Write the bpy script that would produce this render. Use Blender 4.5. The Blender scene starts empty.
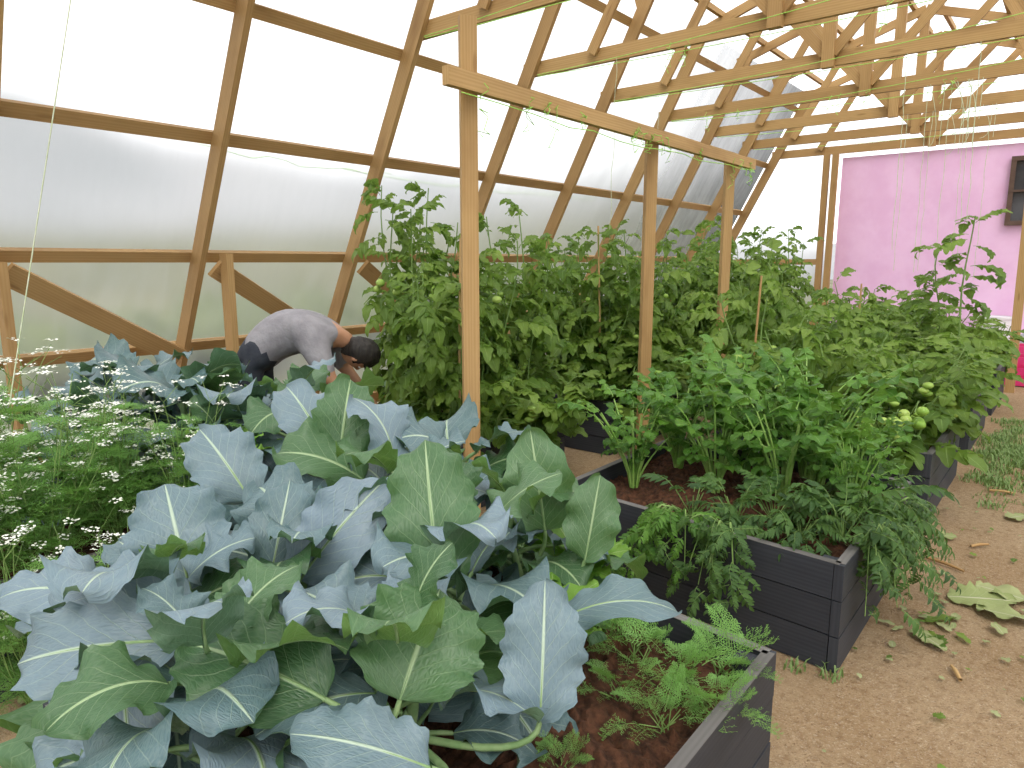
import bpy, math, random
import numpy as np
from mathutils import Vector, Matrix
random.seed(7); rng=np.random.default_rng(7)
sc=bpy.context.scene
col=sc.collection
R=random.uniform

# ---------------------------------------------------------------- node helper
class NT:
    def __init__(s,name):
        s.mat=bpy.data.materials.new(name); s.mat.use_nodes=True
        s.t=s.mat.node_tree; s.t.nodes.clear()
        s.out=s.t.nodes.new('ShaderNodeOutputMaterial')
    def node(s,ty,ins=None,**pr):
        n=s.t.nodes.new(ty)
        for k,v in pr.items(): setattr(n,k,v)
        if ins:
            for k,v in ins.items(): s.set(n.inputs[k],v)
        return n
    def set(s,sock,v):
        if isinstance(v,bpy.types.NodeSocket): s.t.links.new(v,sock)
        else:
            if sock.type=='RGBA' and len(v)==3: v=(*v,1)
            sock.default_value=v
    def m(s,op,a,b=0.0,clamp=False):
        n=s.t.nodes.new('ShaderNodeMath'); n.operation=op; n.use_clamp=clamp
        s.set(n.inputs[0],a); s.set(n.inputs[1],b); return n.outputs[0]
    def step(s,x,a,b):
        n=s.t.nodes.new('ShaderNodeMapRange'); n.interpolation_type='SMOOTHSTEP'
        s.set(n.inputs[0],x); n.inputs[1].default_value=a; n.inputs[2].default_value=b
        return n.outputs[0]
    def mix(s,f,a,b):
        n=s.t.nodes.new('ShaderNodeMix'); n.data_type='RGBA'
        s.set(n.inputs[0],f); s.set(n.inputs[6],a); s.set(n.inputs[7],b); return n.outputs[2]
    def noise(s,vec,scale,detail=4,rough=.55):
        n=s.node('ShaderNodeTexNoise',{'Scale':scale,'Detail':detail,'Roughness':rough})
        if vec is not None: s.set(n.inputs['Vector'],vec)
        return n.outputs[0]
    def mapping(s,vec,scale):
        n=s.node('ShaderNodeMapping'); s.set(n.inputs['Vector'],vec); n.inputs['Scale'].default_value=scale
        return n.outputs[0]
    def bump(s,h,strength,dist=.01):
        n=s.node('ShaderNodeBump',{'Height':h,'Strength':strength,'Distance':dist}); return n.outputs[0]
    def principled(s,color,rough=.6,normal=None,spec=.4,**k):
        n=s.node('ShaderNodeBsdfPrincipled'); s.set(n.inputs['Base Color'],color)
        s.set(n.inputs['Roughness'],rough); n.inputs['Specular IOR Level'].default_value=spec
        if normal is not None: s.set(n.inputs['Normal'],normal)
        return n.outputs[0]
    def mixs(s,f,a,b):
        n=s.node('ShaderNodeMixShader'); s.set(n.inputs[0],f); s.set(n.inputs[1],a); s.set(n.inputs[2],b); return n.outputs[0]
    def done(s,sh):
        s.t.links.new(sh,s.out.inputs[0]); return s.mat
    def obj(s): return s.node('ShaderNodeTexCoord').outputs['Object']
    def uv(s): return s.node('ShaderNodeTexCoord').outputs['UV']
    def rnd(s): return s.node('ShaderNodeAttribute',attribute_name='rnd').outputs['Fac']

def mat_leaf(name,a,b,back,vein,N=7,k=2.2,vw=.9,rough=.5,trans=.25,side=.6,mid=.05,spec=.4,bumps=.5,patch=6,tcol=(.35,.6,.08)):
    t=NT(name); uv=t.uv(); sp=t.node('ShaderNodeSeparateXYZ',{0:uv}); x=sp.outputs[0]; y=sp.outputs[1]
    ax=t.m('ABSOLUTE',x)
    midr=t.m('SUBTRACT',1.0,t.step(ax,mid*.35,mid*1.3))
    q=t.m('SUBTRACT',t.m('MULTIPLY',y,N),t.m('MULTIPLY',t.m('POWER',ax,.85),k))
    sgn=t.m('MULTIPLY',t.m('SIGN',x),.22)
    q=t.m('ADD',t.m('ADD',q,sgn),t.m('MULTIPLY',t.noise(uv,3.0,2),.5))
    fr=t.m('ABSOLUTE',t.m('SUBTRACT',t.m('FRACT',t.m('ADD',q,10.0)),.5))
    sd=t.step(fr,vw*.5,.5)
    sd=t.m('MULTIPLY',sd,t.m('SUBTRACT',1.0,t.m('MULTIPLY',ax,.75)))
    vo=t.node('ShaderNodeTexVoronoi',{'Vector':uv,'Scale':14.0},feature='DISTANCE_TO_EDGE').outputs[0]
    fine=t.m('SUBTRACT',1.0,t.step(vo,0.0,.12))
    mask=t.m('MAXIMUM',midr,t.m('MULTIPLY',sd,side),True)
    mask2=t.m('MAXIMUM',mask,t.m('MULTIPLY',fine,.08))
    r=t.rnd()
    nz=t.noise(t.obj(),patch,3)
    f=t.m('ADD',t.m('MULTIPLY',r,.75),t.m('MULTIPLY',t.m('SUBTRACT',nz,.3),.55),True)
    c=t.mix(f,a,b)
    bf=t.node('ShaderNodeNewGeometry').outputs['Backfacing']
    c=t.mix(t.m('MULTIPLY',bf,.8),c,back)
    c=t.mix(mask2,c,vein)
    nb=t.bump(t.m('ADD',mask,t.m('MULTIPLY',vo,1.0)),bumps,.004)
    p=t.principled(c,rough,nb,spec)
    tr=t.node('ShaderNodeBsdfTranslucent'); t.set(tr.inputs[0],t.mix(.45,c,tcol))
    return t.done(t.mixs(trans,p,tr.outputs[0]))
def mat_simple(name,a,b,scale=8,rough=.6,bumps=.2,dist=.01,stretch=(1,1,1),spec=.3):
    t=NT(name); v=t.mapping(t.obj(),stretch); n=t.noise(v,scale,6,.6)
    c=t.mix(t.step(n,.3,.7),a,b); return t.done(t.principled(c,rough,t.bump(n,bumps,dist),spec))
def mat_wood(name,a,b,knot,rough=.65,dirt=.0):
    t=NT(name); uv=t.uv(); r=t.rnd()
    off=t.node('ShaderNodeCombineXYZ',{0:t.m('MULTIPLY',r,7.0),1:t.m('MULTIPLY',r,31.0)}).outputs[0]
    v=t.node('ShaderNodeVectorMath',{0:uv,1:off},operation='ADD').outputs[0]
    g=t.noise(t.mapping(v,(28,1.6,1)),1.5,6,.65)
    g2=t.noise(t.mapping(v,(4,1.0,1)),1.2,3)
    w=t.node('ShaderNodeTexWave',{'Vector':t.mapping(v,(14,.7,1)),'Scale':1.3,'Distortion':5.0,'Detail':3.0}).outputs[1]
    f=t.m('ADD',t.m('MULTIPLY',g,.6),t.m('MULTIPLY',w,.35),True)
    c=t.mix(f,a,b); c=t.mix(t.m('MULTIPLY',t.m('SUBTRACT',r,.2),.5,True),c,knot)
    vo=t.node('ShaderNodeTexVoronoi',{'Vector':t.mapping(v,(9,1.9,1)),'Scale':1.0}).outputs[0]
    kn=t.m('SUBTRACT',1.0,t.step(vo,.05,.14)); c=t.mix(t.m('MULTIPLY',kn,.65),c,knot)
    c=t.mix(t.step(g2,.45,.85),c,knot)
    return t.done(t.principled(c,rough,t.bump(g,.35,.003),.25))

# ---------------------------------------------------------------- mesh builder (quads)
class MB:
    def __init__(s): s.V=[];s.F=[];s.U=[];s.A=[];s.M=[];s.n=0
    def add(s,V,F,U=None,r=None,m=0):
        V=np.asarray(V,float); F=np.asarray(F,int).reshape(-1,4)
        if U is None: U=np.zeros((len(V),2))
        if r is None: r=random.random()
        s.V.append(V); s.F.append(F+s.n); s.U.append(np.asarray(U,float))
        s.A.append(np.full(len(V),r) if np.isscalar(r) else np.asarray(r)); s.M.append(np.full(len(F),m) if np.isscalar(m) else np.asarray(m)); s.n+=len(V)
    def pack(s):
        return (np.concatenate(s.V),np.concatenate(s.F),np.concatenate(s.U),np.concatenate(s.A),np.concatenate(s.M))
    def inst(s,p,Mt,o,r=None,dr=.0):
        V=p[0]@np.asarray(Mt).T+np.asarray(o)
        a=p[3] if r is None else np.clip(r+(p[3]-.5)*.35,0,1)
        s.add(V,p[1],p[2],a,p[4])
    def mesh(s,name,mats,smooth=True):
        V,F,U,A,M=s.pack()
        me=bpy.data.meshes.new(name)
        me.vertices.add(len(V)); me.vertices.foreach_set('co',V.astype(np.float32).ravel())
        me.loops.add(F.size); me.loops.foreach_set('vertex_index',F.astype(np.int32).ravel())
        me.polygons.add(len(F)); me.polygons.foreach_set('loop_start',(np.arange(len(F))*4).astype(np.int32))
        me.update(calc_edges=True)
        for m in mats: me.materials.append(m)
        me.polygons.foreach_set('material_index',M.astype(np.int32))
        me.polygons.foreach_set('use_smooth',np.full(len(F),smooth))
        uvl=me.uv_layers.new(name='UVMap'); uvl.data.foreach_set('uv',U[F.ravel()].astype(np.float32).ravel())
        at=me.attributes.new('rnd','FLOAT','POINT'); at.data.foreach_set('value',A.astype(np.float32))
        me.validate(); me.update(); return me
def put(name,me,loc=(0,0,0),rz=0,s=1,parent=None):
    o=bpy.data.objects.new(name,me); o.location=loc; o.rotation_euler=(0,0,rz); o.scale=(s,s,s) if np.isscalar(s) else s
    col.objects.link(o)
    if parent: o.parent=parent
    return o
def gridF(nr,nc,wrap=False):
    i,j=np.meshgrid(np.arange(nr-1),np.arange(nc if wrap else nc-1),indexing='ij'); i=i.ravel(); j=j.ravel(); k=(j+1)%nc
    return np.stack([i*nc+j,i*nc+k,(i+1)*nc+k,(i+1)*nc+j],1)
def frame(d,n=(0,0,1)):
    y=np.array(d,float); y/=np.linalg.norm(y)+1e-9; n=np.array(n,float)
    x=np.cross(y,n)
    if np.linalg.norm(x)<1e-3: x=np.cross(y,(1,0,.01))
    x/=np.linalg.norm(x); z=np.cross(x,y); return np.stack([x,y,z],1)
def tube(mb,P,rad,ns=5,m=0,r=None):
    P=np.asarray(P,float); n=len(P); rad=np.full(n,rad) if np.isscalar(rad) else np.asarray(rad)
    T=np.gradient(P,axis=0); T/=np.linalg.norm(T,axis=1)[:,None]+1e-9
    ref=np.array([.13,.97,.2]) if abs(T[0][2])>.6 else np.array([0,0,1.])
    A=np.cross(T,ref); A/=np.linalg.norm(A,axis=1)[:,None]+1e-9; B=np.cross(T,A)
    a=np.linspace(0,2*math.pi,ns,endpoint=False)
    V=P[:,None]+rad[:,None,None]*(A[:,None]*np.cos(a)[None,:,None]+B[:,None]*np.sin(a)[None,:,None])
    U=np.stack(np.meshgrid(np.linspace(0,1,n),a/6.28,indexing='ij'),-1)
    mb.add(V.reshape(-1,3),gridF(n,ns,True),U.reshape(-1,2)*[.01,.01],r,m)
def ball(mb,c,rx,ry,rz,m=0,nr=7,nc=10,r=None,rib=0):
    th=np.linspace(.02,math.pi-.02,nr); ph=np.linspace(0,2*math.pi,nc,endpoint=False)
    T,Pp=np.meshgrid(th,ph,indexing='ij'); k=1+rib*np.cos(Pp*5)*np.sin(T)
    V=np.stack([rx*k*np.sin(T)*np.cos(Pp),ry*k*np.sin(T)*np.sin(Pp),rz*np.cos(T)],-1).reshape(-1,3)+np.array(c)
    F=gridF(nr,nc,True)[:,::-1]; mb.add(V,F,None,r,m)
def box(mb,p0,p1,w,h,up=(0,0,1),m=0,r=None):
    p0=np.array(p0,float);p1=np.array(p1,float);a=p1-p0;L=np.linalg.norm(a);a/=L
    s=np.cross(a,np.array(up,float)); s/=np.linalg.norm(s); u=np.cross(s,a)
    s=s*w/2;u=u*h/2; V=[];F=[];U=[];k=0
    def q(c,e1,e2,l1,l2):
        nonlocal k
        V.extend([c-e1-e2,c+e1-e2,c+e1+e2,c-e1+e2]); F.append([k,k+1,k+2,k+3]); o=k*.37
        U.extend([(o,0),(o+l1,0),(o+l1,l2),(o,l2)]); k+=4
    c=(p0+p1)/2; A=a*L/2
    q(c+u,s,A,w,L); q(c-u,-s,A,w,L); q(c+s,-u,A,h,L); q(c-s,u,A,h,L); q(c+A,s,-u,w,h); q(c-A,s,u,w,h)
    mb.add(V,F,U,r,m)

# ---------------------------------------------------------------- leaf shapes
def blade(L,W,nl,nw,prof,curv=.5,fold=.15,rip=.1,freq=3,lobe=.0,lf=9,twist=0,ph=None):
    tau=np.linspace(0,1,nl); t=(1-np.cos(math.pi*tau))/2*.6+tau*.4; s=np.linspace(-1,1,nw)
    ang=-curv*t**1.15; dt=np.diff(t,prepend=0)
    y=np.cumsum(np.cos(ang)*dt)*L; z=np.cumsum(np.sin(ang)*dt)*L
    hw=W*prof(t)
    Tt,S=np.meshgrid(t,s,indexing='ij'); HW=hw[:,None]; p1=R(0,6) if ph is None else ph; p2=p1+R(1,4)
    edge=np.where(S<0,np.sin(lf*2*math.pi*Tt+p1),np.sin(lf*2*math.pi*Tt+p2))
    X=S*HW*(1+lobe*edge*np.abs(S)**3)
    wv=np.where(S<0,np.sin(freq*2*math.pi*Tt+p1),np.sin(freq*2*math.pi*(Tt)+p2*1.7))
    off=fold*np.abs(X)+rip*W*(S**2)*wv+rip*W*.4*(np.abs(S)**4)*edge
    off=off+twist*X*Tt
    Y=y[:,None]-off*np.sin(ang)[:,None]; Z=z[:,None]+off*np.cos(ang)[:,None]
    V=np.stack([X,Y,Z],-1).reshape(-1,3); U=np.stack([S,Tt],-1).reshape(-1,2)
    return V,gridF(nl,nw),U
brocP=lambda t: np.clip(np.sin(math.pi*np.clip(t,0,1)**.86),0,1)**.55*1.0+.03
ovP=lambda t: np.clip(np.sin(math.pi*np.clip(t,0,1)**.7),0,1)**.8+.02
def serr(vals): 
    xs=np.linspace(0,1,len(vals)); return lambda t: np.interp(t,xs,vals)
tomP=serr([.05,.7,1,.66,.88,.56,.64,.35,.36,.02])
celP=serr([.06,.25,.8,1.15,.7,1.0,.55,.6,.2,.02])

def compound(prof,W,sizes,pos,nl=10,droop=.9,rad=.009,end=.42,up=.5,fold=.25):
    mb=MB(); n=8; t=np.linspace(0,1,n); ang=.0-droop*t**1.3
    y=np.cumsum(np.cos(ang))/n; z=np.cumsum(np.sin(ang))/n; P=np.stack([t*0+.03*np.sin(t*5),y,z],1)
    tube(mb,P[:],np.linspace(rad*1.3,rad*.5,n),3,1,.5)
    def at(q): return np.array([np.interp(q,t,P[:,k]) for k in range(3)])
    for q,sz in zip(pos,sizes):
        for sd in(-1,1):
            if random.random()<.06: continue
            a=-droop*q**1.3; d=np.array([sd*R(.8,1.1),R(.25,.7),math.sin(a)*.6-R(.0,.45)])
            V,F,U=blade(sz*R(.85,1.15),sz*W,nl,3,prof,R(.3,1.1),fold,.12,1.5)
            nn=np.array([sd*-.2+R(-.4,.4),R(-.1,.4),1]); M=frame(d,nn); mb.add(V@M.T+at(q),F,U,.5+R(-.5,.5),0)
    V,F,U=blade(end,end*W,nl,3,prof,R(.4,1.0),fold,.12,1.5); a=-droop
    M=frame((R(-.2,.2),math.cos(a),math.sin(a)),(0,.3,1)); mb.add(V@M.T+P[-1],F,U,.5,0)
    return mb.pack()
TOM=[compound(tomP,.40,[.24,.42,.16,.44,.38],[.2,.42,.52,.66,.88],droop=R(.7,1.6),end=.48) for _ in range(8)]
CEL=[compound(celP,.5,[.4,.42],[.35,.75],droop=R(.2,.7),rad=.02,end=.5,fold=.2) for _ in range(5)]
def feather(n1=9,n2=5,w=.016,curl=.7):
    mb=MB(); t=np.linspace(0,1,8); ang=-curl*t; y=np.cumsum(np.cos(ang))/8; z=np.cumsum(np.sin(ang))/8
    P=np.stack([t*0,y,z],1); tube(mb,P,np.linspace(.012,.005,8),3,1,.5)
    V=[];F=[];k=0
    def strip(a,b,w):
        nonlocal k
        d=b-a; s=np.cross(d,np.array([R(-.4,.4),R(-.4,.4),1.])); s/=np.linalg.norm(s)+1e-9; s*=w/2
        V.extend([a-s*.6,a+s*.6,b+s,b-s]); F.append([k,k+1,k+2,k+3]); k+=4
    for i in range(n1):
        q=.22+.78*i/(n1-1); p=np.array([np.interp(q,t,P[:,j]) for j in range(3)]); l=.34*(1-.65*q)+.04
        for sd in(-1,1):
            d=np.array([sd*.85,.55,R(-.3,.3)]); e=p+d*l; strip(p,e,w*.7)
            for j in range(n2):
                f=(j+1)/n2; c=p+d*l*f; ll=l*.42*(1.1-.6*f)
                for s2 in(-1,1):
                    dd=np.array([sd*.35,.35,0])+s2*np.array([-.55*sd,.75,0])*.8+np.array([0,0,R(-.4,.4)])
                    strip(c,c+dd*ll,w)
    mb.add(V,F,None,.5,0); return mb.pack()
FEA=[feather(curl=R(.4,1.2)) for _ in range(4)]
PIN=[compound(serr([.1,.8,1,.9,.8,.6,.4,.02]),.2,[.28,.34,.36,.34,.28,.22],[.15,.3,.45,.6,.75,.9],nl=6,droop=R(.5,1.4),end=.26,rad=.012) for _ in range(5)]

# ---------------------------------------------------------------- materials
M_broc=mat_leaf('broccoli_leaf',(.045,.11,.105),(.21,.28,.35),(.09,.18,.08),(.44,.55,.43),N=8,k=3.0,vw=.88,side=.5,mid=.045,trans=.10,rough=.42,spec=.5,bumps=.55,patch=4,tcol=(.2,.45,.1))
M_brocg=mat_leaf('broccoli_green_leaf',(.028,.09,.035),(.10,.20,.085),(.12,.24,.06),(.38,.51,.28),N=8,k=3.0,vw=.88,side=.5,mid=.045,trans=.2,rough=.4,spec=.5,bumps=.55,patch=4)
M_stalk=mat_simple('pale_green_stalk',(.16,.28,.11),(.30,.42,.2),12,.45)
M_tom=mat_leaf('tomato_leaf',(.04,.11,.012),(.23,.34,.05),(.16,.26,.06),(.24,.36,.10),N=5,k=1.2,side=.3,mid=.06,trans=.36,rough=.46)
M_toms=mat_simple('tomato_stem',(.12,.22,.05),(.22,.33,.1),15,.6)
M_fruit=mat_simple('green_tomato',(.20,.36,.05),(.36,.48,.12),5,.25,.02)
M_cel=mat_leaf('celery_leaf',(.028,.115,.010),(.13,.29,.03),(.10,.24,.04),(.2,.36,.10),N=5,k=1.4,side=.35,mid=.05,trans=.28,rough=.34)
M_cels=mat_simple('celery_stalk',(.18,.36,.06),(.32,.48,.14),12,.35)
M_fea=mat_leaf('feathery_leaf',(.06,.155,.015),(.20,.34,.06),(.2,.36,.08),(.2,.4,.1),side=0,mid=.01,trans=.3)
M_dk=mat_leaf('dark_pinnate_leaf',(.02,.065,.015),(.08,.17,.03),(.08,.17,.05),(.15,.25,.1),side=0,mid=.01,trans=.2,rough=.4)
M_white=mat_simple('white_petals',(.75,.78,.68),(.88,.88,.82),20,.7)
M_chard=mat_leaf('lettuce_leaf',(.14,.32,.03),(.26,.47,.08),(.25,.45,.1),(.5,.65,.3),N=7,k=2.2,side=.4,trans=.35,rough=.4)
M_dry=mat_leaf('wilted_leaf',(.24,.29,.10),(.38,.40,.2),(.4,.42,.25),(.5,.5,.35),N=7,k=2.2,side=.4,trans=.1,rough=.7)
M_grass=mat_leaf('grass_blade',(.07,.17,.02),(.18,.30,.06),(.15,.28,.05),(.2,.3,.1),side=0,mid=.01,trans=.2)
M_wood=mat_wood('pine_timber',(.56,.37,.17),(.38,.225,.085),(.27,.15,.058))
M_bed=mat_wood('charcoal_stained_boards',(.060,.064,.077),(.030,.033,.041),(.018,.02,.025),.55)
M_bedtop=mat_wood('weathered_board_edges',(.20,.19,.185),(.12,.115,.11),(.07,.065,.06),.75)
M_string=mat_simple('green_twine',(.35,.75,.10),(.5,.85,.2),30,.6)
M_wstring=mat_simple('white_twine',(.50,.60,.36),(.66,.70,.55),30,.6)

# ---------------------------------------------------------------- camera
cam=bpy.data.cameras.new('camera'); co=bpy.data.objects.new('camera',cam); col.objects.link(co)
co.location=(0,0,1.6); co.rotation_euler=(math.radians(80.11),0,math.radians(38.88))
cam.sensor_width=36; cam.lens=24.61; cam.clip_start=.02; cam.clip_end=500; sc.camera=co

# ---------------------------------------------------------------- world and light
w=bpy.data.worlds.new('overcast'); sc.world=w; w.use_nodes=True; nt=w.node_tree; nt.nodes.clear()
bg=nt.nodes.new('ShaderNodeBackground'); wo=nt.nodes.new('ShaderNodeOutputWorld')
bg.inputs[0].default_value=(.98,.98,1,1); bg.inputs[1].default_value=2.15
nt.links.new(bg.outputs[0],wo.inputs[0])
sl=bpy.data.lights.new('sun','SUN'); sl.energy=3.0; sl.angle=math.radians(28); sl.color=(1,.95,.85)
so=bpy.data.objects.new('sun',sl); col.objects.link(so); so.rotation_euler=(math.radians(28),math.radians(22),math.radians(10)); so.location=(0,0,12)
sc.view_settings.view_transform='Standard'; sc.view_settings.look='None'; sc.view_settings.exposure=0

# ---------------------------------------------------------------- ground
t=NT('sandy_soil'); o=t.obj(); n1=t.noise(o,1.3,5); n2=t.noise(o,30,5,.7); n3=t.noise(o,120,3,.7)
vo=t.node('ShaderNodeTexVoronoi',{'Vector':o,'Scale':75.0}).outputs[0]
c=t.mix(t.step(n1,.3,.7),(.40,.27,.15),(.50,.36,.22)); c=t.mix(t.m('MULTIPLY',t.step(n2,.46,.66),.6),c,(.25,.145,.07))
c=t.mix(t.m('MULTIPLY',t.step(n3,.55,.72),.8),c,(.72,.60,.46)); c=t.mix(t.m('MULTIPLY',t.step(n3,.46,.28),.85),c,(.16,.09,.045))
c=t.mix(t.m('MULTIPLY',t.m('SUBTRACT',1.0,t.step(vo,.1,.28)),.5),c,(.62,.50,.38))
M_ground=t.done(t.principled(c,.9,t.bump(t.m('ADD',n2,n3),.9,.018),.1))
def ground(name,x0,x1,y0,y1,nx,ny,mat,amp,z=0):
    X,Y=np.meshgrid(np.linspace(x0,x1,nx),np.linspace(y0,y1,ny),indexing='ij')
    Z=z+amp*(np.sin(X*3.1+1.3*np.sin(Y*2.3))*np.cos(Y*2.7+X)*.5+.4*np.sin(X*9+Y*4)*np.sin(Y*8.3-X*3))
    mb=MB(); mb.add(np.stack([X,Y,Z],-1).reshape(-1,3),gridF(nx,ny)[:,::-1],None,.5); return put(name,mb.mesh(name,[mat]))
ground('floor',-6.2,2.4,-2.2,12.1,120,180,M_ground,.008)
M_field=mat_simple('field_grass',(.05,.06,.025),(.17,.16,.10),.2,.95,.0)
M_hill=mat_simple('hill',(.20,.21,.22),(.29,.29,.30),.03,1,.0)
ground('ground_outside',-150,60,-120,150,40,40,M_field,.05,-.12)
mb=MB(); nn=60; az=np.linspace(math.radians(95),math.radians(215),nn); rr=np.linspace(0,1,8)
V=[]
for a in az:
    for q in rr:
        d=75+45*q; h=(6+14*math.exp(-((math.degrees(a)-166)/24)**2)+1.2*math.sin(a*9)+.7*math.sin(a*23))*math.sin(q*math.pi/2)
        V.append((d*math.cos(a),d*math.sin(a),h-.3))
mb.add(V,gridF(nn,8),None,.5); put('distant_hill',mb.mesh('hill',[M_hill]))
random.seed(77)
M_hedge=mat_simple('shrub',(.06,.08,.03),(.13,.15,.07),2,.9,.5)
mb=MB()
for i in range(60):
    r=R(.35,.75); ball(mb,(R(-10.5,-8.0),R(-2,16),r*.4),r,r*R(.8,1.2),r*R(.5,.75),0,7,10)
put('outside_shrubs',mb.mesh('shrubs',[M_hedge]))

# ---------------------------------------------------------------- greenhouse frame
XB,ZK=-5.84,4.16; XK=-3.66; XR=-1.9; ZR=4.75
mir=lambda x: 2*XR-x
Ys=[-1.4,-.05,1.3,2.58,3.95,5.35,6.68,8.0,9.35,10.7,12.0]
for yi in Ys:
    mb=MB(); e=.045
    for f in (lambda x:x, mir):
        box(mb,(f(XB),yi,0),(f(XK+.03),yi,ZK+.06),.13,e,(0,1,0))
        box(mb,(f(XK-.12),yi,ZK-.02),(f(XR),yi,ZR),.10,e-.006,(0,1,0))
        box(mb,(f(XR-.03),yi,3.36),(f(-2.85),yi,4.42),.09,e-.012,(0,1,0))
        box(mb,(f(-3.45),yi,3.34),(f(-2.83),yi,4.40),.09,e-.017,(0,1,0))
    box(mb,(-4.2,yi+e,3.32),(mir(-4.2),yi+e,3.32),e-.004,.12)
    box(mb,(XR,yi-e*.2,3.24),(XR,yi-e*.2,4.72),.10,.064,(0,1,0))
    put('timber_truss',mb.mesh('truss',[M_wood],False))
dn=np.array([-1.53,0,.8]); dn/=np.linalg.norm(dn)
mb=MB()
def wallp(z,off=0,right=False):
    x=-5-(1.6-z)*.523; p=np.array([x,0,z])+dn*off
    if right: p[0]=mir(p[0])
    return p
for rt in(False,True):
    upv=np.array([.8,0,1.53]) if not rt else np.array([-.8,0,1.53])
    for z,h in[(.12,.14),(.91,.08),(1.6,.08),(2.385,.085),(3.13,.085),(3.95,.08)]:
        p=wallp(z,.09,rt)
        for k in range(0,len(Ys)-1,2):
            box(mb,(p[0],Ys[k],p[2]),(p[0],Ys[min(k+2,len(Ys)-1)],p[2]),.045,h,upv)
    for q in(.12,.5,.92):
        x=XK+(XR-XK)*q; z=ZK+(ZR-ZK)*q+.085
        if rt:x=mir(x)
        box(mb,(x,Ys[0],z),(x,Ys[-1],z),.045,.06)
put('timber_purlins',mb.mesh('purlins',[M_wood],False))
pi=lambda y,z: tuple(wallp(z,-.09)+np.array([0,y,0]))
for a,b in[((1.37,1.58),(2.52,.93)),((2.66,1.60),(3.85,.95)),((4.02,1.60),(5.2,.95))]:
    mb=MB(); box(mb,pi(*a),pi(*b),.035,.14,(.8,0,1.53)); put('diagonal_brace',mb.mesh('brace',[M_wood],False))
mb=MB(); box(mb,(-4.86,2.72,0),(-4.86,2.72,1.66),.10,.05,(0,1,0)); box(mb,(-4.86,1.33,0),(-4.86,1.33,1.6),.10,.05,(0,1,0))
put('support_post',mb.mesh('wall_post',[M_wood],False))
mb=MB()
for y,zt in[(2.86,2.84),(4.88,2.52),(6.37,2.52)]:
    box(mb,(-2.6,y,0),(-2.6,y,zt),.045,.09,(.55,.83,0))
box(mb,(-2.53,2.62,2.5),(-2.53,6.76,2.5),.045,.09)
put('trellis_frame',mb.mesh('trellis',[M_wood],False))

# ---------------------------------------------------------------- plastic film
def filmmat(name,tr,frost=False):
    t=NT(name); o=t.obj(); n=t.noise(t.mapping(o,(1,.6,.6)),1.6,5,.6); n2=t.noise(t.mapping(o,(3,6,.5)),2.2,3)
    if frost:
        nb=t.bump(t.noise(t.mapping(o,(1,1.2,.5)),1.1,2,.4),.22,.10)
        tp=t.node('ShaderNodeBsdfRefraction',{0:(.92,.93,.93),'Roughness':.38,'IOR':1.12,'Normal':nb}).outputs[0]
    else: tp=t.node('ShaderNodeBsdfTransparent',{0:(.97,.98,.98)}).outputs[0]
    tl=t.node('ShaderNodeBsdfTranslucent',{0:(.76,.79,.79)}).outputs[0]; df=t.node('ShaderNodeBsdfDiffuse',{0:(.55,.57,.57)}).outputs[0]
    gl=t.node('ShaderNodeBsdfGlossy',{0:(.9,.9,.9),'Roughness':.25}).outputs[0]
    m=t.mixs(.5,tl,df); m=t.mixs(.05,m,gl)
    f=t.m('ADD',tr,t.m('MULTIPLY',t.m('SUBTRACT',t.m('ADD',t.m('MULTIPLY',n,.6),t.m('MULTIPLY',n2,.4)),.5),.6),True)
    return t.done(t.mixs(f,tp,m))
M_film=filmmat('clear_greenhouse_film',.28); M_frost=filmmat('frosted_greenhouse_film',.22,True)
def sheet(name,pts,mat=M_film):
    mb=MB(); a,b,c,d=[np.array(p,float) for p in pts]; nu,nv=30,8
    V=[];U=[]
    for i in range(nu):
        for j in range(nv):
            u=i/(nu-1);v=j/(nv-1); V.append((a*(1-u)+b*u)*(1-v)+(d*(1-u)+c*u)*v); U.append((u,v))
    mb.add(V,gridF(nu,nv),U,.5); return put(name,mb.mesh(name,[mat]))
a0=wallp(0,.13);a1=wallp(4.2,.13)
sheet('wall_left',[(a0[0],-1.6,0),(a0[0],12.05,0),(a1[0],12.05,a1[2]),(a1[0],-1.6,a1[2])],M_frost)
sheet('wall_right',[(mir(a0[0]),-1.6,0),(mir(a0[0]),12.05,0),(mir(a1[0]),12.05,a1[2]),(mir(a1[0]),-1.6,a1[2])])
sheet('roof',[(a1[0],-1.6,a1[2]),(a1[0],12.05,a1[2]),(XR,12.05,ZR+.13),(XR,-1.6,ZR+.13)])
sheet('roof',[(mir(a1[0]),-1.6,a1[2]),(mir(a1[0]),12.05,a1[2]),(XR,12.05,ZR+.13),(XR,-1.6,ZR+.13)])
sheet('wall_back',[(a0[0],-1.6,0),(mir(a0[0]),-1.6,0),(mir(a1[0]),-1.6,4.2),(a1[0],-1.6,4.2)])
sheet('wall_end',[(a0[0],12.06,0),(-3.2,12.06,0),(-3.2,12.06,4.2),(a1[0],12.06,4.2)],M_frost)
sheet('wall_gable',[(-3.2,12.06,3.2),(mir(-3.2),12.06,3.2),(XR+.1,12.06,4.8),(XR-.1,12.06,4.8)])
mb=MB()
for x in(-3.3,-3.17): box(mb,(x,11.9,0),(x,11.9,3.25),.09,.06,(0,1,0))
box(mb,(-5.3,11.9,1.6),(-3.35,11.9,1.6),.04,.09); box(mb,(-5.6,11.9,.6),(-3.35,11.9,.6),.04,.09)
box(mb,(-.56,10.55,0),(-.60,10.55,3.25),.10,.06,(0,1,0))
put('door_frame_posts',mb.mesh('posts',[M_wood],False))

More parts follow.
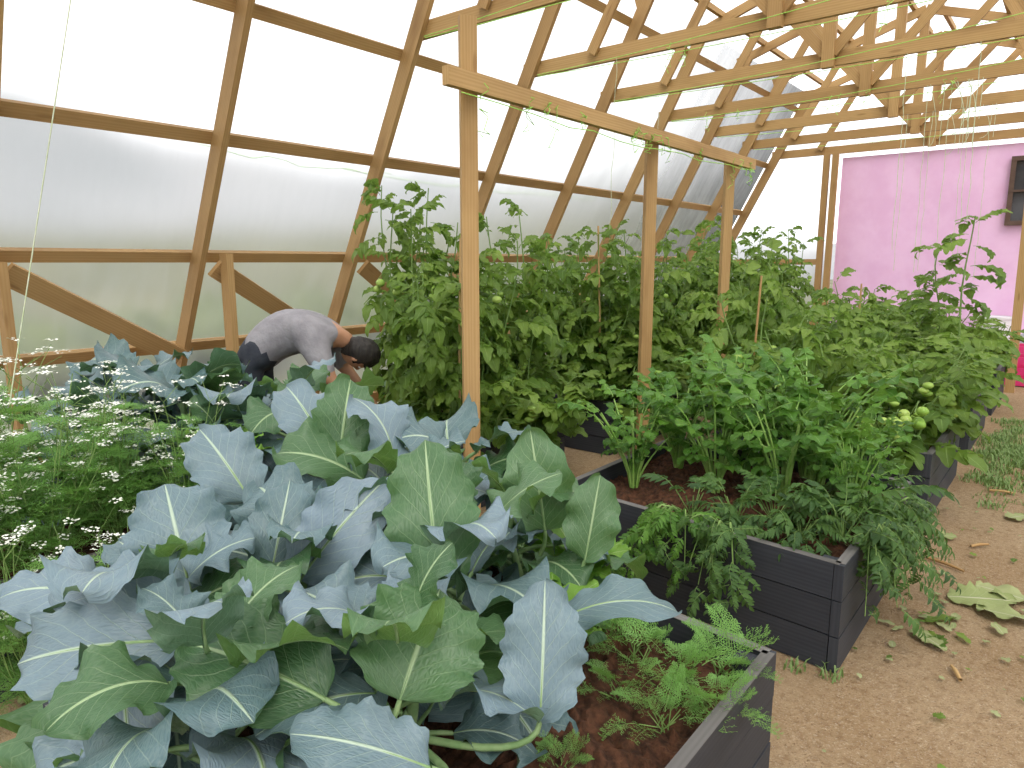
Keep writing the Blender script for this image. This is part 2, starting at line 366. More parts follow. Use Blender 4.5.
# ---------------------------------------------------------------- pink building
M_pink=mat_simple('pink_paint',(.90,.60,.88),(.84,.52,.81),3,.75,.08)
M_plinth=mat_simple('pale_concrete',(.55,.58,.66),(.45,.47,.52),6,.8)
M_glass=mat_simple('dark_window_glass',(.03,.032,.04),(.09,.09,.10),2,.1,0)
M_frame=mat_simple('dark_window_frame',(.10,.06,.05),(.14,.09,.07),9,.5)
mb=MB(); box(mb,(-3.12,12.35,1.9),(3.5,12.35,1.9),.5,2.6); box(mb,(-3.12,12.33,.3),(3.5,12.33,.3),.54,.62,m=1)
put('wall_far',mb.mesh('pink_wall',[M_pink,M_plinth],False))
mb=MB(); box(mb,(-.88,12.08,2.56),(.2,12.08,2.56),.03,.82,m=1)
for z in(2.13,2.56,2.99): box(mb,(-.93,12.06,z),(.25,12.06,z),.06,.06 if z!=2.56 else .03)
for x in(-.9,-.34,.22): box(mb,(x,12.06,2.13),(x,12.06,2.99),.06,.05,(0,1,0))
put('window_1',mb.mesh('window',[M_frame,M_glass],False))
M_crate=mat_simple('hot_pink_plastic',(.75,.06,.22),(.65,.04,.18),5,.35); M_bucket=mat_simple('white_plastic',(.8,.82,.84),(.7,.72,.75),5,.35)
mb=MB(); x0,x1,y0,y1=-.78,-.25,11.1,11.55
for k in range(4):
    z=.06+k*.14
    for a,b in[((x0,y0),(x1,y0)),((x1,y0),(x1,y1)),((x1,y1),(x0,y1)),((x0,y1),(x0,y0))]: box(mb,(*a,z),(*b,z),.02,.09)
for x in(x0,x1):
    for y in(y0,y1): box(mb,(x,y,0),(x,y,.56),.05,.05,(0,1,0))
box(mb,(x0,(y0+y1)/2,.03),(x1,(y0+y1)/2,.03),.44,.02)
put('plastic_crate',mb.mesh('crate',[M_crate],False))
mb=MB(); tube(mb,[(-.88,11.75,0),(-.88,11.75,.3),(-.88,11.75,.62),(-.88,11.75,.84)],[.17,.18,.2,.2],20)
tube(mb,[(-.88,11.75,.83),(-.88,11.75,.86)],[.215,.215],20); tube(mb,[(-.88,11.75,.855),(-.88,11.75,.857)],[.2,.001],20)
put('white_barrel',mb.mesh('barrel',[M_bucket]))

# ---------------------------------------------------------------- beds
M_soil=mat_simple('dark_garden_soil',(.035,.015,.008),(.12,.05,.026),30,.95,.9,.02)
def bed(x0,x1,y0,y1,name='raised_garden_bed',sk=.09):
    mb=MB(); sh=lambda x: sk*(x1-x)
    c=[(x1,y0),(x1,y1),(x0,y1+sh(x0)),(x0,y0+sh(x0))]
    for k in range(4):
        p=np.array([*c[k],0.]);q=np.array([*c[(k+1)%4],0.])
        for j in range(3):
            z=.075+j*.151; ee=R(-.004,.004); 
            d=(q-p)/np.linalg.norm(q-p); nrm=np.array([d[1],-d[0],0])*ee
            pp=p+nrm; qq=q+nrm
            if k%2: pp=pp+d*.018; qq=qq-d*.018
            else: pp=pp-d*.018;qq=qq+d*.018
            box(mb,pp+[0,0,z],qq+[0,0,z],.036,.146)
        box(mb,p+[0,0,.4515],q+[0,0,.4515],.0355,.002,m=1)
    for k,(x,y) in enumerate(c):
        sx=-1 if x==x1 else 1; sy=1 if k in(0,3) else -1
        box(mb,(x+sx*.05,y+sy*.05,0),(x+sx*.05,y+sy*.05,.44),.06,.06,(0,1,0),m=0)
    n=60;X,T=np.meshgrid(np.linspace(x0+.02,x1-.02,n),np.linspace(.015,.985,n),indexing='ij')
    Y=y0+T*(y1-y0)+sk*(x1-X); Z=.375+.02*np.sin(X*9+T*7)+rng.normal(0,.008,X.shape)
    mb.add(np.stack([X,Y,Z],-1).reshape(-1,3),gridF(n,n)[:,::-1],None,.5,2)
    return put(name,mb.mesh('bed',[M_bed,M_bedtop,M_soil],False))
for y0,y1 in[(.42,1.98),(2.78,4.1),(4.8,6.1),(6.83,8.1),(8.8,10.1)]: bed(-2.0,-.61,y0,y1)
for y0,y1 in[(-.2,2.12),(2.95,4.25),(4.95,6.25),(6.95,8.25),(8.95,10.25)]: bed(-4.3,-2.95,y0,y1,sk=.0)

# ---------------------------------------------------------------- broccoli
def broc_leaf(mb,base,d,n,L,W,curv,mat=0,nl=26,nw=15,rip=.26,fold=.12,r=None):
    V,F,U=blade(L,W,nl,nw,brocP,curv,fold,rip,R(1.6,2.6),R(.04,.08),R(4,7),R(-.3,.3))
    M=frame(d,n); mb.add(V@M.T+np.array(base),F,U,r,mat)
    k=np.arange(nl)*nw+nw//2; sp=V[k][:int(nl*.8)]@M.T+np.array(base)-M[:,2]*.0025
    tube(mb,sp,np.linspace(.005,.0012,len(sp))*L/.3,5,2,.6)
def broccoli(name,h=.42,nleaf=16,seed=1,green=.25,size=1.0):
    random.seed(seed); mb=MB()
    st=[np.array([.02*math.sin(q*5),.02*math.cos(q*4)-.02,h*q]) for q in np.linspace(0,1,7)]
    tube(mb,st,np.linspace(.02,.012,7),7,2,.3)
    for i in range(nleaf):
        q=(i+.6)/nleaf; az=i*2.4+R(-.4,.4); b=np.array([0,0,h*(.2+.75*q)])
        el=math.radians(10+62*q+R(-14,14)); out=np.array([math.cos(az),math.sin(az),0])
        pl=R(.10,.18)*size*(1.1-.5*q); pts=[b+(out*math.cos(el-.25*s)+np.array([0,0,math.sin(el-.25*s)]))*pl*s for s in np.linspace(0,1,5)]
        tube(mb,pts,np.linspace(.009,.006,5)*size,6,2,.6)
        d=out*math.cos(el-.1)+np.array([0,0,math.sin(el-.1)]); n=np.array([0,0,1.])*math.cos(el)-out*math.sin(el)
        n=n+np.array([R(-.5,.5),R(-.5,.5),0])
        L=R(.22,.37)*size*(1.1-.4*q); 
        broc_leaf(mb,pts[-1],d,n,L,L*R(.36,.48),R(.9,2.2)*(1.05-.3*q),1 if random.random()<green+.25*q else 0,r=random.random())
    return mb.mesh(name,[M_broc,M_brocg,M_stalk])
BR=[broccoli('broccoli_%d'%i,R(.36,.44),16,20+i,g,s) for i,(g,s) in enumerate([(.08,1.05),(.35,1.05),(.0,1.0),(.2,1.05),(.45,1.0)])]
random.seed(3)
BP=[(-1.8,.75,0,1.0),(-1.4,.68,3,.9),(-1.12,.98,1,.88),(-1.72,1.15,2,1.0),(-1.33,1.40,1,.98),(-1.8,1.6,3,1.12),(-1.42,1.80,4,.92),(-1.85,1.95,2,1.12)]
for (x,y,k,s) in BP: put('broccoli_plant',BR[k],(x,y,.38),R(0,6),s)
for (x,y,k,s) in [(-3.3,1.9,0,1.15),(-3.65,1.75,2,1.3),(-4.1,1.7,2,1.35),(-3.9,1.3,2,1.15),(-3.15,1.7,0,1.0),(-3.75,1.95,1,1.05),(-3.02,2.0,3,1.18)]:
    put('broccoli_plant',BR[k],(x,y,.38),R(0,6),s)
HL=[((-1.128,.782,.707),(-1.451,.664,.764),(.5,-.3,.8),.125,.7,1,.3),
((-1.007,.879,.707),(-1.067,1.061,.862),(.5,-.55,.65),.135,.6,1,.8),
((-.803,1.092,.633),(-.882,1.214,.884),(.6,-.75,.3),.09,.5,0,.7),
((-1.795,.834,.724),(-1.977,.873,.973),(.85,-.4,.4),.13,.7,0,.6),
((-1.574,.745,.695),(-1.906,.564,.793),(.5,-.2,.85),.11,1.0,0,.8),
((-2.012,.712,.672),(-2.25,.52,.672),(.4,-.1,.9),.11,1.1,0,.9),
((-1.516,.673,.748),(-1.796,.435,.693),(.6,-.4,.7),.11,1.0,0,.7),
((-1.267,1.26,.723),(-1.448,1.391,1.086),(.6,-.7,.3),.125,.6,1,.6),
((-1.286,1.768,.732),(-1.359,1.781,1.056),(.6,-.75,.2),.11,.8,1,.8),
((-1.122,1.757,.677),(-1.139,1.864,.925),(.5,-.8,.3),.085,.5,1,.9),
((-.951,1.377,.693),(-.72,1.57,.706),(.2,-.3,.9),.07,1.4,0,.4),
((-.845,.806,.674),(-1.054,.651,.735),(.4,-.3,.85),.075,.8,0,.5),
((-1.648,1.079,.705),(-1.563,1.334,.956),(.6,-.3,.7),.11,.9,0,1.),
((-1.715,1.025,.705),(-1.786,1.154,.956),(.8,-.5,.3),.09,.7,0,.4),
((-2.05,1.173,.829),(-2.3,1.147,1.032),(.7,-.4,.6),.11,.9,0,.6),
((-2.05,1.532,.874),(-2.161,1.686,1.15),(.7,-.6,.3),.11,.8,1,.5),
((-2.1,1.528,.90),(-2.40,1.559,1.11),(.6,-.4,.6),.11,.9,0,.7)]
mb=MB()
for (b,tp,n,hw,cv,mt,r) in HL:
    b=np.array(b);tp=np.array(tp); L=np.linalg.norm(tp-b)*(1+cv*cv/20)
    d=tp-b; n=np.array(n,float); M=frame(d,n); d2=d/np.linalg.norm(d)+M[:,2]*math.tan(min(cv*.5,.8))
    broc_leaf(mb,b,d2,n,L,hw,cv,mt,32,19,.22,.10,r)
    st=min(BP,key=lambda q:(q[0]-b[0])**2+(q[1]-b[1])**2); s0=np.array([st[0],st[1],.52])
    dd=d2/np.linalg.norm(d2); c1=b-dd*.1
    pts=[(1-q)**2*s0+2*q*(1-q)*c1+q*q*b for q in np.linspace(0,1,9)]; tube(mb,pts,np.linspace(.010,.006,9),7,2,.6)
put('broccoli_plant',mb.mesh('broccoli_large_leaves',[M_broc,M_brocg,M_stalk]))

# ---------------------------------------------------------------- tomatoes
def tomato(name,h,spread,nst,nleaf,seed,fruit=5,lo=.08):
    random.seed(seed); mb=MB()
    for s in range(nst):
        a=s*6.28/nst+R(0,1); P=[]; hh=h*R(.72,1.02) if nst>1 else h
        for q in np.linspace(0,1,9):
            P.append(np.array([math.cos(a)*spread*q**.8+.02*math.sin(q*9+s),math.sin(a)*spread*q**.8+.02*math.cos(q*8+s),hh*q]))
        P=np.array(P); tube(mb,P,np.linspace(.009,.004,9),5,1,.5)
        for i in range(nleaf):
            q=lo+(1-lo)*(i+R(0,.8))/nleaf; q=min(q,1); p=np.array([np.interp(q,np.linspace(0,1,9),P[:,k]) for k in range(3)])
            az=R(0,6.28); el=R(-.2,.7)+(.5 if q>.9 else 0); d=np.array([math.cos(az)*math.cos(el),math.sin(az)*math.cos(el),math.sin(el)])
            S=R(.17,.34)*(1-.4*q*q); M=frame(d,(R(-.3,.3),R(-.3,.3),1))*S
            mb.inst(random.choice(TOM),M,p,R(0,1)*.7+.3*q)
        for i in range(fruit):
            q=R(.15,.8); p=np.array([np.interp(q,np.linspace(0,1,9),P[:,k]) for k in range(3)]); az=R(0,6.28)
            c=p+np.array([math.cos(az)*.14,math.sin(az)*.14,-.06])
            tube(mb,[p,(p+c)/2+[0,0,.03],c],.003,4,1)
            for j in range(random.randint(1,4)):
                r=R(.022,.035); ball(mb,c+np.array([R(-.03,.03),R(-.03,.03),-.04*j]),r,r,r*.85,2,8,12,.5,.03)
    return mb.mesh(name,[M_tom,M_toms,M_fruit])
TB=[tomato('tomato_tall_%d'%i,R(1.38,1.66),R(.16,.28),3,28,50+i,3) for i in range(6)]
TL=[tomato('tomato_low_%d'%i,R(.78,1.0),R(.2,.32),3,20,70+i,4) for i in range(5)]
TS=tomato('tomato_sparse',1.62,.08,1,24,90,2,.2)
random.seed(5)
for y0 in(2.95,4.95,6.95,8.95):
    for yy in(.25,.65,1.1):
        for x in(-4.0,-3.55,-3.12):
            if y0==2.95 and yy==.25 and x<-3.3: continue
            put('tomato_plant',random.choice(TB),(x+R(-.08,.08),y0+yy+R(-.08,.08),.36),R(0,6),(1,1,R(.84,1.10)))
for y in(3.5,4.0,5.1,5.7,6.2): put('tomato_plant',random.choice(TL),(-3.0,y,.34),R(0,6),(1.15,1.15,.72))
for y0 in(4.8,6.83,8.8):
    for yy in(.22,.65,1.1):
        for x in(-1.8,-1.35,-.88):
            put('tomato_plant',random.choice(TL),(x+R(-.08,.08),y0+yy+R(-.05,.05)+.09*(-.61-x),.36),R(0,6),(1.1,1.1,R(.88,1.12)*(1.24 if x<-1.5 else 1.02 if x<-1 else .78)*(1 if y0<5 else .9)))
put('tomato_plant',TS,(-.80,7.0,.36),1.0,(1.3,1.3,1)); put('tomato_plant',TS,(-.95,7.5,.36),3.0,(1.2,1.2,.85))
mb=MB()
for cx,cy,cz in[(-.80,4.68,.62),(-.95,4.68,.58),(-.70,4.72,.68)]:
    for i in range(7):
        r=R(.028,.038); ball(mb,(cx+R(-.07,.07),cy+R(-.04,.04),cz+R(-.06,.06)),r,r,r*.85,0,9,14,.5,.03)
    tube(mb,[(-.85,4.95,.4),(cx,cy+.12,cz+.08),(cx,cy,cz+.03)],.005,5,1)
put('tomato_cluster',mb.mesh('cluster',[M_fruit,M_toms]))
random.seed(44)
mb=MB()
for x,y,h in[(-3.1,3.3,1.75),(-3.2,5.2,1.9),(-1.85,5.2,1.5),(-1.6,7.2,1.4)]:
    tube(mb,[(x,y,.1),(x+R(-.02,.02),y,h*.5),(x+R(-.04,.04),y+R(-.03,.03),h)],[.010,.009,.008],7,0)
put('plant_stakes',mb.mesh('stakes',[M_wood]))

# ---------------------------------------------------------------- celery
def celery(name,n,h,seed,lean=.4):
    random.seed(seed); mb=MB()
    for i in range(n):
        az=R(0,6.28); ln=R(.05,lean); H=h*R(.6,1.08); o=np.array([math.cos(az),math.sin(az),0])
        P=np.array([o*(.02+ln*H*q**1.6)+np.array([0,0,H*q]) for q in np.linspace(0,1,6)])
        tube(mb,P,np.linspace(.009,.004,6),5,1,R(.3,.7))
        d=P[-1]-P[-2]; M=frame(d+o*.03,(R(-.3,.3)-o[0]*.5,R(-.3,.3)-o[1]*.5,1))*R(.12,.19); mb.inst(random.choice(CEL),M,P[-1],R(0,1))
        for q in(3,4):
            if random.random()<.75:
                a2=R(0,6.28); M=frame((math.cos(a2),math.sin(a2),R(.0,.9)))*R(.09,.15); mb.inst(random.choice(CEL),M,P[q],R(0,.7))
    return mb.mesh(name,[M_cel,M_cels])
CL=[celery('celery_%d'%i,18,R(.42,.52),110+i,R(.35,.6)) for i in range(4)]
random.seed(9)
for (x,y,s) in [(-1.8,3.3,.85),(-1.42,3.5,.95),(-1.08,3.55,1.05),(-1.75,3.75,.9),(-1.3,3.85,1.15),(-.98,3.8,1.05),(-1.55,4.05,1.05),(-1.12,4.08,1.15),(-1.9,4.0,.85),(-.74,3.45,.75),(-.78,3.85,.7)]:
    put('celery_plant',random.choice(CL),(x,y,.38),R(0,6),s)

# ---------------------------------------------------------------- feathery plants
def featherplant(name,n,L,seed,mat,tmpl,el0=.3,el1=1.3):
    random.seed(seed); mb=MB()
    for i in range(n):
        az=R(0,6.28); el=R(el0,el1); d=np.array([math.cos(az)*math.cos(el),math.sin(az)*math.cos(el),math.sin(el)])
        b=np.array([R(-.03,.03),R(-.03,.03),0]); st=R(.2,.6)*L; p=b+d*st
        tube(mb,[b,p],.0025,4,1); mb.inst(random.choice(tmpl),frame(d,(0,0,1))*L*R(.6,1.1),p,R(0,.7))
    return mb.mesh(name,[mat,M_toms])
CA=[featherplant('carrot_%d'%i,14,.15,130+i,M_fea,FEA) for i in range(2)]
def pinnate(seed,n=24):
    random.seed(seed); mb=MB()
    for i in range(n):
        az=R(0,6.28); el=R(-.3,1.2); d=np.array([math.cos(az)*math.cos(el),math.sin(az)*math.cos(el),math.sin(el)])
        p=d*R(.05,.16); tube(mb,[(0,0,-.05),p],.003,4,1); mb.inst(random.choice(PIN),frame(d,(R(-.3,.3),R(-.3,.3),1))*R(.12,.22),p,R(0,1))
    return mb.mesh('marigold_%d'%seed,[M_dk,M_toms])
DK=[pinnate(140+i) for i in range(3)]
def hanging(seed,n=9,out=(0,-1,0),L=.42,m=None):
    random.seed(seed); mb=MB(); out=np.array(out,float)
    side=np.cross(out,[0,0,1])
    for i in range(n):
        o=out*R(.8,1.1)+side*R(-1.4,1.4); l=L*R(.4,1.1); P=np.array([[0,0,0]]+[o*(.06+.10*q)+np.array([0,0,.05-l*q**1.6]) for q in np.linspace(.05,1,7)])
        tube(mb,P,np.linspace(.004,.002,8),4,1)
        for k in range(1,8):
            a=R(0,6.28); d=out*.6+np.array([math.cos(a),math.sin(a),R(-.9,.3)]); mb.inst(random.choice(PIN),frame(d,out+np.array([0,0,.8]))*R(.08,.15),P[k],R(.2,1))
    return mb.mesh('hanging_%d'%seed,[m or M_dk,M_toms])
HG=[hanging(170,8,(0,-1,0),.36,M_cel),hanging(171,9,(1,-.2,0),.3),hanging(172,7,(0,-1,0),.30,M_dk)]
random.seed(4)
for (x,y,s) in [(-.95,1.8,.9),(-.78,1.74,1),(-.70,1.88,1.0),(-1.1,1.88,.9),(-.74,1.55,.7),(-.85,1.25,.5),(-1.2,1.92,.9),(-.66,1.68,.8),(-.9,1.6,.6)]:
    put('carrot_plant',random.choice(CA),(x,y,.38),R(0,6),s)
for (x,y,s) in [(-1.1,2.98,.8),(-.82,2.98,.75),(-.68,3.1,1.0),(-.67,3.4,1.1),(-.98,3.12,.9),(-1.3,2.95,.85),(-.72,3.7,1.0)]:
    put('marigold_plant',random.choice(DK),(x,y,.47),R(0,6),s)
for (x,y,k) in[(-1.28,2.82,0),(-1.08,2.80,2),(-.60,3.15,1),(-.60,3.5,1)]: put('trailing_plant',HG[k],(x,y,.48),R(-.2,.2),1)
def coriander(seed,n=14):
    random.seed(seed); mb=MB()
    for i in range(n):
        az=R(0,6.28); sp=R(.02,.26); H=R(.40,.72); o=np.array([math.cos(az),math.sin(az),0])
        P=np.array([o*sp*q+np.array([.01*math.sin(q*8+i),0,H*q]) for q in np.linspace(0,1,6)]); tube(mb,P,np.linspace(.004,.0018,6),4,1,.5)
        for j in range(7):
            q=R(.25,1); p=P[int(q*5)]; a=R(0,6.28); d=np.array([math.cos(a),math.sin(a),R(.1,1.2)])
            mb.inst(random.choice(FEA),frame(d)*R(.1,.2),p,R(.2,1))
        for j in range(3):
            b=P[random.choice([3,4,5])]; a=R(0,6.28); e=b+np.array([math.cos(a)*.09,math.sin(a)*.09,R(.02,.12)]); tube(mb,[b,e],.0015,3,1)
            for k in range(7):
                a2=k*.9; c=e+np.array([math.cos(a2)*.022,math.sin(a2)*.022,.02+R(-.006,.006)]) if k else e+np.array([0,0,.022])
                for l in range(3):
                    cc=c+np.array([R(-.010,.010),R(-.010,.010),R(-.003,.004)]); s=R(.003,.005); th=R(0,3)
                    u=np.array([math.cos(th),math.sin(th),R(-.4,.4)])*s; v=np.array([-math.sin(th),math.cos(th),R(-.4,.4)])*s
                    mb.add([cc-u-v,cc+u-v,cc+u+v,cc-u+v],[[0,1,2,3]],None,.5,2)
    return mb.mesh('coriander_%d'%seed,[M_fea,M_toms,M_white])
CO=[coriander(150+i) for i in range(3)]
random.seed(8)
for (x,y,z,s) in [(-3.05,.85,.36,1),(-3.1,1.15,.36,1.05),(-3.0,1.42,.36,.9),(-3.4,1.0,.36,1.1),(-3.45,1.35,.36,.95),(-3.75,.9,.36,1.1),(-3.9,.6,.36,1.15),(-3.3,.65,.36,1.1),(-3.02,.6,.36,.95),(-2.82,.95,.0,.9),(-2.8,.7,.0,.9),(-2.84,1.25,0,.85)]:
    put('flowering_coriander',random.choice(CO),(x,y,z),R(0,6),s)
def lettuce(seed):
    random.seed(seed); mb=MB()
    for i in range(11):
        az=i*2.4; el=R(.5,1.25); o=np.array([math.cos(az),math.sin(az),0]); d=o*math.cos(el)+np.array([0,0,math.sin(el)]); n=np.array([0,0,1])*math.cos(el)-o*math.sin(el)
        L=R(.2,.3); V,F,U=blade(L,L*.3,16,9,ovP,R(.3,.9),.2,.2,2.5,.06,8); mb.add(V@frame(d,n).T,F,U,None,0)
    tube(mb,[(0,0,-.3),(0,0,0.02)],.012,6,1)
    return mb.mesh('lettuce',[M_chard,M_stalk])
LT=lettuce(160)
for (x,y,z,s) in [(-2.9,1.62,.70,.95),(-1.3,2.0,.5,.9),(-1.12,1.55,.5,.8)]: put('lettuce_plant',LT,(x,y,z),R(0,6),s)

# ---------------------------------------------------------------- floor litter and grass
random.seed(12)
mb=MB()
def lay(x,y,L,az,mat,cv=.1,w=None):
    V,F,U=blade(L,L*(w or R(.28,.4)),16,9,brocP,cv,.1,.16,2,.2,6); M=frame((math.cos(az),math.sin(az),.05),(R(-.15,.15),R(-.15,.15),1)); V=V@M.T+np.array([x,y,.02]); V[:,2]=np.maximum(V[:,2],.012+rng.random(len(V))*.003); mb.add(V,F,U,None,mat)
lay(-.34,3.75,.30,.5,0,.1,.3); lay(-.25,3.98,.25,-.2,0); lay(-.22,3.70,.22,.1,0); lay(-.42,3.3,.18,-.6,0,.1,.2); lay(-.38,3.42,.16,.9,1,.1,.2); lay(-.30,3.2,.12,1.8,1); lay(-.52,4.6,.12,.3,0); lay(-.2,5.2,.14,1,0); lay(-.1,3.5,.1,2,0)
for i in range(12): lay(-.38+R(-.12,.12),3.35+R(-.15,.2),R(.04,.12),R(0,6),random.choice([0,1]),.3,.2)
for i in range(130):
    lay(R(-.58,.35),R(2.2,8.5),R(.012,.045),R(0,6),random.choice([0,0,1]),.5)
for i in range(25): lay(R(-2.9,-2.1),R(.3,3),R(.03,.09),R(0,6),random.choice([0,1]),.5)
put('fallen_leaves',mb.mesh('litter',[M_dry,M_tom]))
mb=MB()
for x,y,a,l in[(-.50,4.22,-.4,.2),(-.33,4.55,.9,.12),(-.2,3.0,2,.1),(-.35,5.8,.2,.15)]:
    tube(mb,[(x,y,.014),(x+l*.5*math.cos(a),y+l*.5*math.sin(a),.02),(x+l*math.cos(a),y+l*math.sin(a),.014)],[.008,.009,.006],6,0)
put('wood_sticks',mb.mesh('sticks',[M_wood]))
mb=MB()
def tuft(x,y,n,h,sp):
    for i in range(n):
        a=R(0,6.28); l=h*R(.4,1.1); bx=x+R(-sp,sp); by=y+R(-sp,sp); o=np.array([math.cos(a),math.sin(a),0])*R(.2,.9)*l; s=np.array([-math.sin(a),math.cos(a),0])*.004
        b=np.array([bx,by,0.]); m=b+o*.4+[0,0,l*.6]; e=b+o+[0,0,l*.75]
        mb.add([b-s,b+s,m+s*.8,m-s*.8,e+s*.1,e-s*.1],[[0,1,2,3],[3,2,4,5]],None,None,0)
for i in range(190): tuft(R(-.50,.25),R(6.0,8.6),45,.07,.09)
for i in range(20): tuft(R(-.38,.1),R(5.3,6.1),20,.05,.07)
for x,y in[(-.60,2.72),(-.72,2.7),(-.57,4.7),(-2.1,2.6),(-2.1,2.3)]: tuft(x,y,20,.06,.04)
put('grass_patch',mb.mesh('grass',[M_grass]))

# ---------------------------------------------------------------- twine
random.seed(31)
mb=MB()
def line(p,q,sag,m=0,r=.003,wob=.0):
    p=np.array(p,float);q=np.array(q,float); T=np.linspace(0,1,14)
    P=np.array([p*(1-s)+q*s-np.array([0,0,sag*4*s*(1-s)])+np.array([R(-wob,wob),R(-wob,wob),R(-wob,wob)])*(0<s<1) for s in T]); tube(mb,P,r,4,m)
for y in(3.95,5.35,6.68,8.0,9.35,10.7):
    line((-4.0,y-.02,3.24),(.1,y-.02,3.24),R(.02,.06)); 
    if y<9: line((-4.0,y-.03,3.25),(-.2,y-.5,3.30),.05)
line((-2.6,2.7,2.56),(-2.6,6.7,2.56),.05,0,.003,.015); line((-2.5,2.7,2.43),(-2.5,6.7,2.45),.04,0,.003,.015)
line((-4.95,3.9,2.36),(-4.95,8.0,2.36),.04,0,.003,.02); line((-4.9,2.6,2.40),(-4.9,4.4,2.36),.03,0,.003,.02)
for i in range(16):
    y=R(2.8,6.7); x=-2.49; line((x,y,2.5),(x+R(-.05,.05),y+R(-.1,.1),2.5-R(.06,.28)),0,0,.0025,.03)
for i in range(10):
    y=random.choice([5.3,6.63,7.95]); x=R(-3.8,-1.0); line((x,y,3.28),(x+R(-.1,.1),y+R(-.05,.05),3.28-R(.08,.3)),0,0,.0025,.03)
put('green_twine',mb.mesh('twine',[M_string]))
mb=MB()
line((-2.8,1.25,3.27),(-2.93,.78,1.1),0,0,.0022)
for x,y,z in[(-1.35,8.0,1.5),(-1.15,8.0,1.4),(-1.0,8.0,1.6),(-1.5,9.35,1.5),(-1.2,9.35,1.5),(-.95,9.35,1.4),(-.8,6.7,1.9),(-1.75,9.35,1.5),(-1.3,6.7,1.7),(-3.2,5.35,1.8),(-3.5,6.68,1.9)]:
    line((x,y,3.26),(x+R(-.05,.05),y+R(-.05,.05),z),0,0,.0026,.008)
for i in range(7):
    x=R(-1.5,-.9); y=random.choice([8.0,9.35]); l=R(.3,.6); P=[(x+.08*math.sin(q*3.14)*1.0,y-.03,3.26-l*math.sin(q*1.57)) for q in np.linspace(0,1,8)]; P2=[(x+.12-.0*q,y-.03,3.26-l+l*q) for q in np.linspace(0,1,5)]
    tube(mb,P,.0026,4,0); tube(mb,P2,.0026,4,0)
put('hanging_strings',mb.mesh('strings',[M_wstring]))

# ---------------------------------------------------------------- gardener (bent at the waist)
M_shirt=mat_simple('grey_tshirt',(.22,.21,.23),(.30,.29,.31),9,.85,.6,.03)
M_trous=mat_simple('dark_trousers',(.03,.035,.05),(.05,.055,.07),20,.85)
M_skin=mat_simple('skin',(.42,.22,.13),(.48,.26,.16),20,.5,.05); M_hair=mat_simple('black_hair',(.012,.01,.01),(.03,.025,.02),60,.5,.8,.01,(1,1,.2))
M_eye=mat_simple('eye',(.7,.7,.7),(.75,.75,.75),5,.2); M_shoe=mat_simple('brown_shoe',(.08,.05,.03),(.12,.08,.05),20,.6)
root=bpy.data.objects.new('gardener',None); col.objects.link(root)
f=np.array([.77,.64,0]); f/=np.linalg.norm(f); sdv=np.array([-f[1],f[0],0]); Z=np.array([0,0,1.])
pel=np.array([-3.97,2.36,1.07])
V=[];E=[];Rd=[];tag=[]
def jt(p,r,par,tg):
    V.append(tuple(p));Rd.append(r);tag.append(tg)
    if par is not None:E.append((par,len(V)-1))
    return len(V)-1
p0=jt(pel,(.18,.15),None,1)
s1=jt(pel+f*.10+Z*.06,(.19,.155),p0,0); s2=jt(pel+f*.28+Z*.12,(.215,.175),s1,0); s3=jt(pel+f*.44+Z*.11,(.19,.155),s2,0)
n1_=jt(pel+f*.56+Z*.07,(.06,.06),s3,2); n2_=jt(pel+f*.61+Z*.02,(.052,.052),n1_,2)
for sg in(-1,1):
    h=jt(pel+sdv*sg*.10-Z*.12-f*.02,(.10,.10),p0,1); k=jt(np.array([pel[0],pel[1],.52])+sdv*sg*.12+f*.05,(.066,.066),h,1)
    a=jt(np.array([pel[0],pel[1],.10])+sdv*sg*.13-f*.04,(.045,.045),k,1); to=jt(np.array([pel[0],pel[1],.045])+sdv*sg*.14+f*.14,(.045,.035),a,3)
    sh=jt(pel+f*.42+Z*.07+sdv*sg*.19,(.10,.095),s3,0); el=jt(pel+f*.50-Z*.13+sdv*sg*.22,(.064,.064),sh,0)
    e2=jt(pel+f*.52-Z*.16+sdv*sg*.22,(.043,.043),el,2); wr=jt(pel+f*.68-Z*.34+sdv*sg*.15,(.027,.024),e2,2)
    hb=MB(); wp=np.array(V[wr]); hd=np.array(f*.6-Z*.8); hd/=np.linalg.norm(hd); M=frame(hd,f*.8+Z*.6)
    bb=MB(); ball(bb,(0,.045,0),.042,.055,.016,0,9,14)
    for j,(fx,l) in enumerate([(-.03,.07),(-.01,.08),(.011,.075),(.031,.06)]):
        tube(bb,[(fx,.07,0),(fx*1.1,.07+l*.4,-.004),(fx*1.15,.07+l*.75,-.018),(fx*1.1,.07+l,-.038),(fx*1.1,.07+l*1.02,-.041)],[.0095,.009,.0085,.007,.002],8)
    tube(bb,[(-.025*sg,.02,-.002),(-.055*sg,.045,-.01),(-.062*sg,.075,-.02),(-.055*sg,.098,-.03),(-.054*sg,.10,-.031)],[.014,.012,.010,.008,.002],8)
    pk=bb.pack(); hb.inst(pk,M,wp-hd*.01); put('hand_%s'%('left' if sg>0 else 'right'),hb.mesh('hand',[M_skin]),parent=root)
me=bpy.data.meshes.new('body'); me.from_pydata(V,E,[]); bo=bpy.data.objects.new('body',me); col.objects.link(bo)
bo.modifiers.new('Skin','SKIN'); ss=bo.modifiers.new('Sub','SUBSURF'); ss.levels=2; ss.render_levels=2
sk=me.skin_vertices[0].data
for i,r in enumerate(Rd): sk[i].radius=r; sk[i].use_root=(i==0)
dg=bpy.context.evaluated_depsgraph_get(); m2=bpy.data.meshes.new_from_object(bo.evaluated_get(dg)); bo.modifiers.clear(); bo.data=m2; bo.parent=root
m2.materials.clear()
for m in(M_shirt,M_trous,M_skin,M_shoe): m2.materials.append(m)
VV=np.array(V)
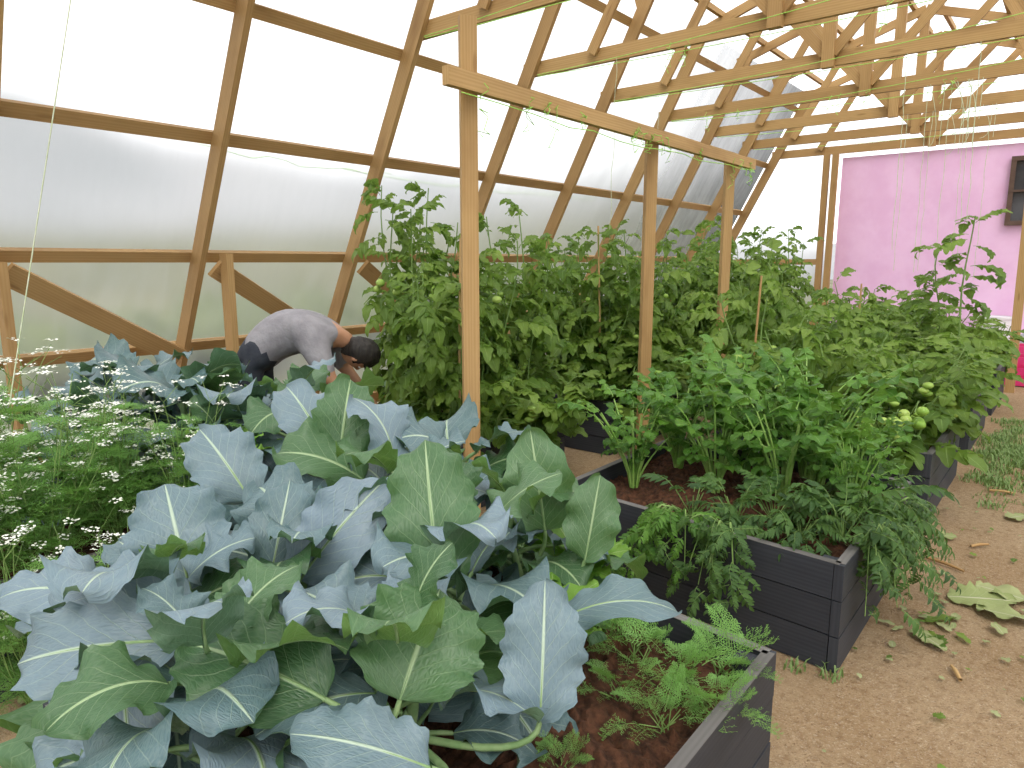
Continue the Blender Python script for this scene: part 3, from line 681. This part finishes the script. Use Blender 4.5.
for p in m2.polygons:
    c=np.array(p.center); best=(9,0)
    for a,b in E:
        A=VV[a];B=VV[b]; q=np.clip(np.dot(c-A,B-A)/np.dot(B-A,B-A),0,1); d=np.linalg.norm(c-(A+q*(B-A)))
        if d<best[0]: best=(d,tag[b] if q>.35 or tag[a]==tag[b] else tag[a])
    p.material_index=best[1]; p.use_smooth=True
hb=MB(); nr,nc=26,32; th=np.linspace(.02,math.pi-.02,nr); ph=np.linspace(0,2*math.pi,nc,endpoint=False)
T,Pp=np.meshgrid(th,ph,indexing='ij'); X=.076*np.sin(T)*np.cos(Pp); Y=.096*np.sin(T)*np.sin(Pp); Zz=.118*np.cos(T)
fr=np.exp(-(X/.016)**2)*(Y>0); Y=Y+fr*.024*np.exp(-((Zz+.018)/.022)**2)+fr*.008*np.exp(-((Zz+.055)/.008)**2)
for ex in(-.032,.032): Y=Y-.010*np.exp(-((X-ex)/.016)**2-((Zz-.005)/.012)**2)*(Y>0)
X=np.where(Zz<-.03,X*(1+(Zz+.03)*3.2),X); Y=np.where((Zz<-.06)&(Y<0),Y*.75,Y)
hp=np.stack([X,Y,Zz],-1).reshape(-1,3); hb.add(hp,gridF(nr,nc,True)[:,::-1],None,.5,0)
for ex in(-.032,.032): ball(hb,(ex,.078,.005),.012,.012,.009,2,8,10)
for ex in(-1,1): ball(hb,(ex*.076,.012,-.008),.010,.018,.028,0,8,10)
hr=hp*[1.12,1.12,1.10]+rng.normal(0,.002,hp.shape); G=gridF(nr,nc,True)[:,::-1]; ctr=hp[G].mean(1)
keep=(ctr[:,2]>.04)|((ctr[:,1]<.03)&(ctr[:,2]>-.02))|((ctr[:,1]<.0)&(ctr[:,2]>-.10)); hb.add(hr,G[keep],None,.5,1)
fw=-f*.10-Z*.99+sdv*.25; upv=f*.98-Z*.25; Yh=fw/np.linalg.norm(fw); Xh=np.cross(Yh,upv); Xh/=np.linalg.norm(Xh); Zh=np.cross(Xh,Yh)
M=np.stack([Xh,Yh,Zh],1); pk=hb.pack(); h2=MB(); h2.inst(pk,M,pel+f*.66-Z*.03); put('head',h2.mesh('head',[M_skin,M_hair,M_eye]),parent=root)
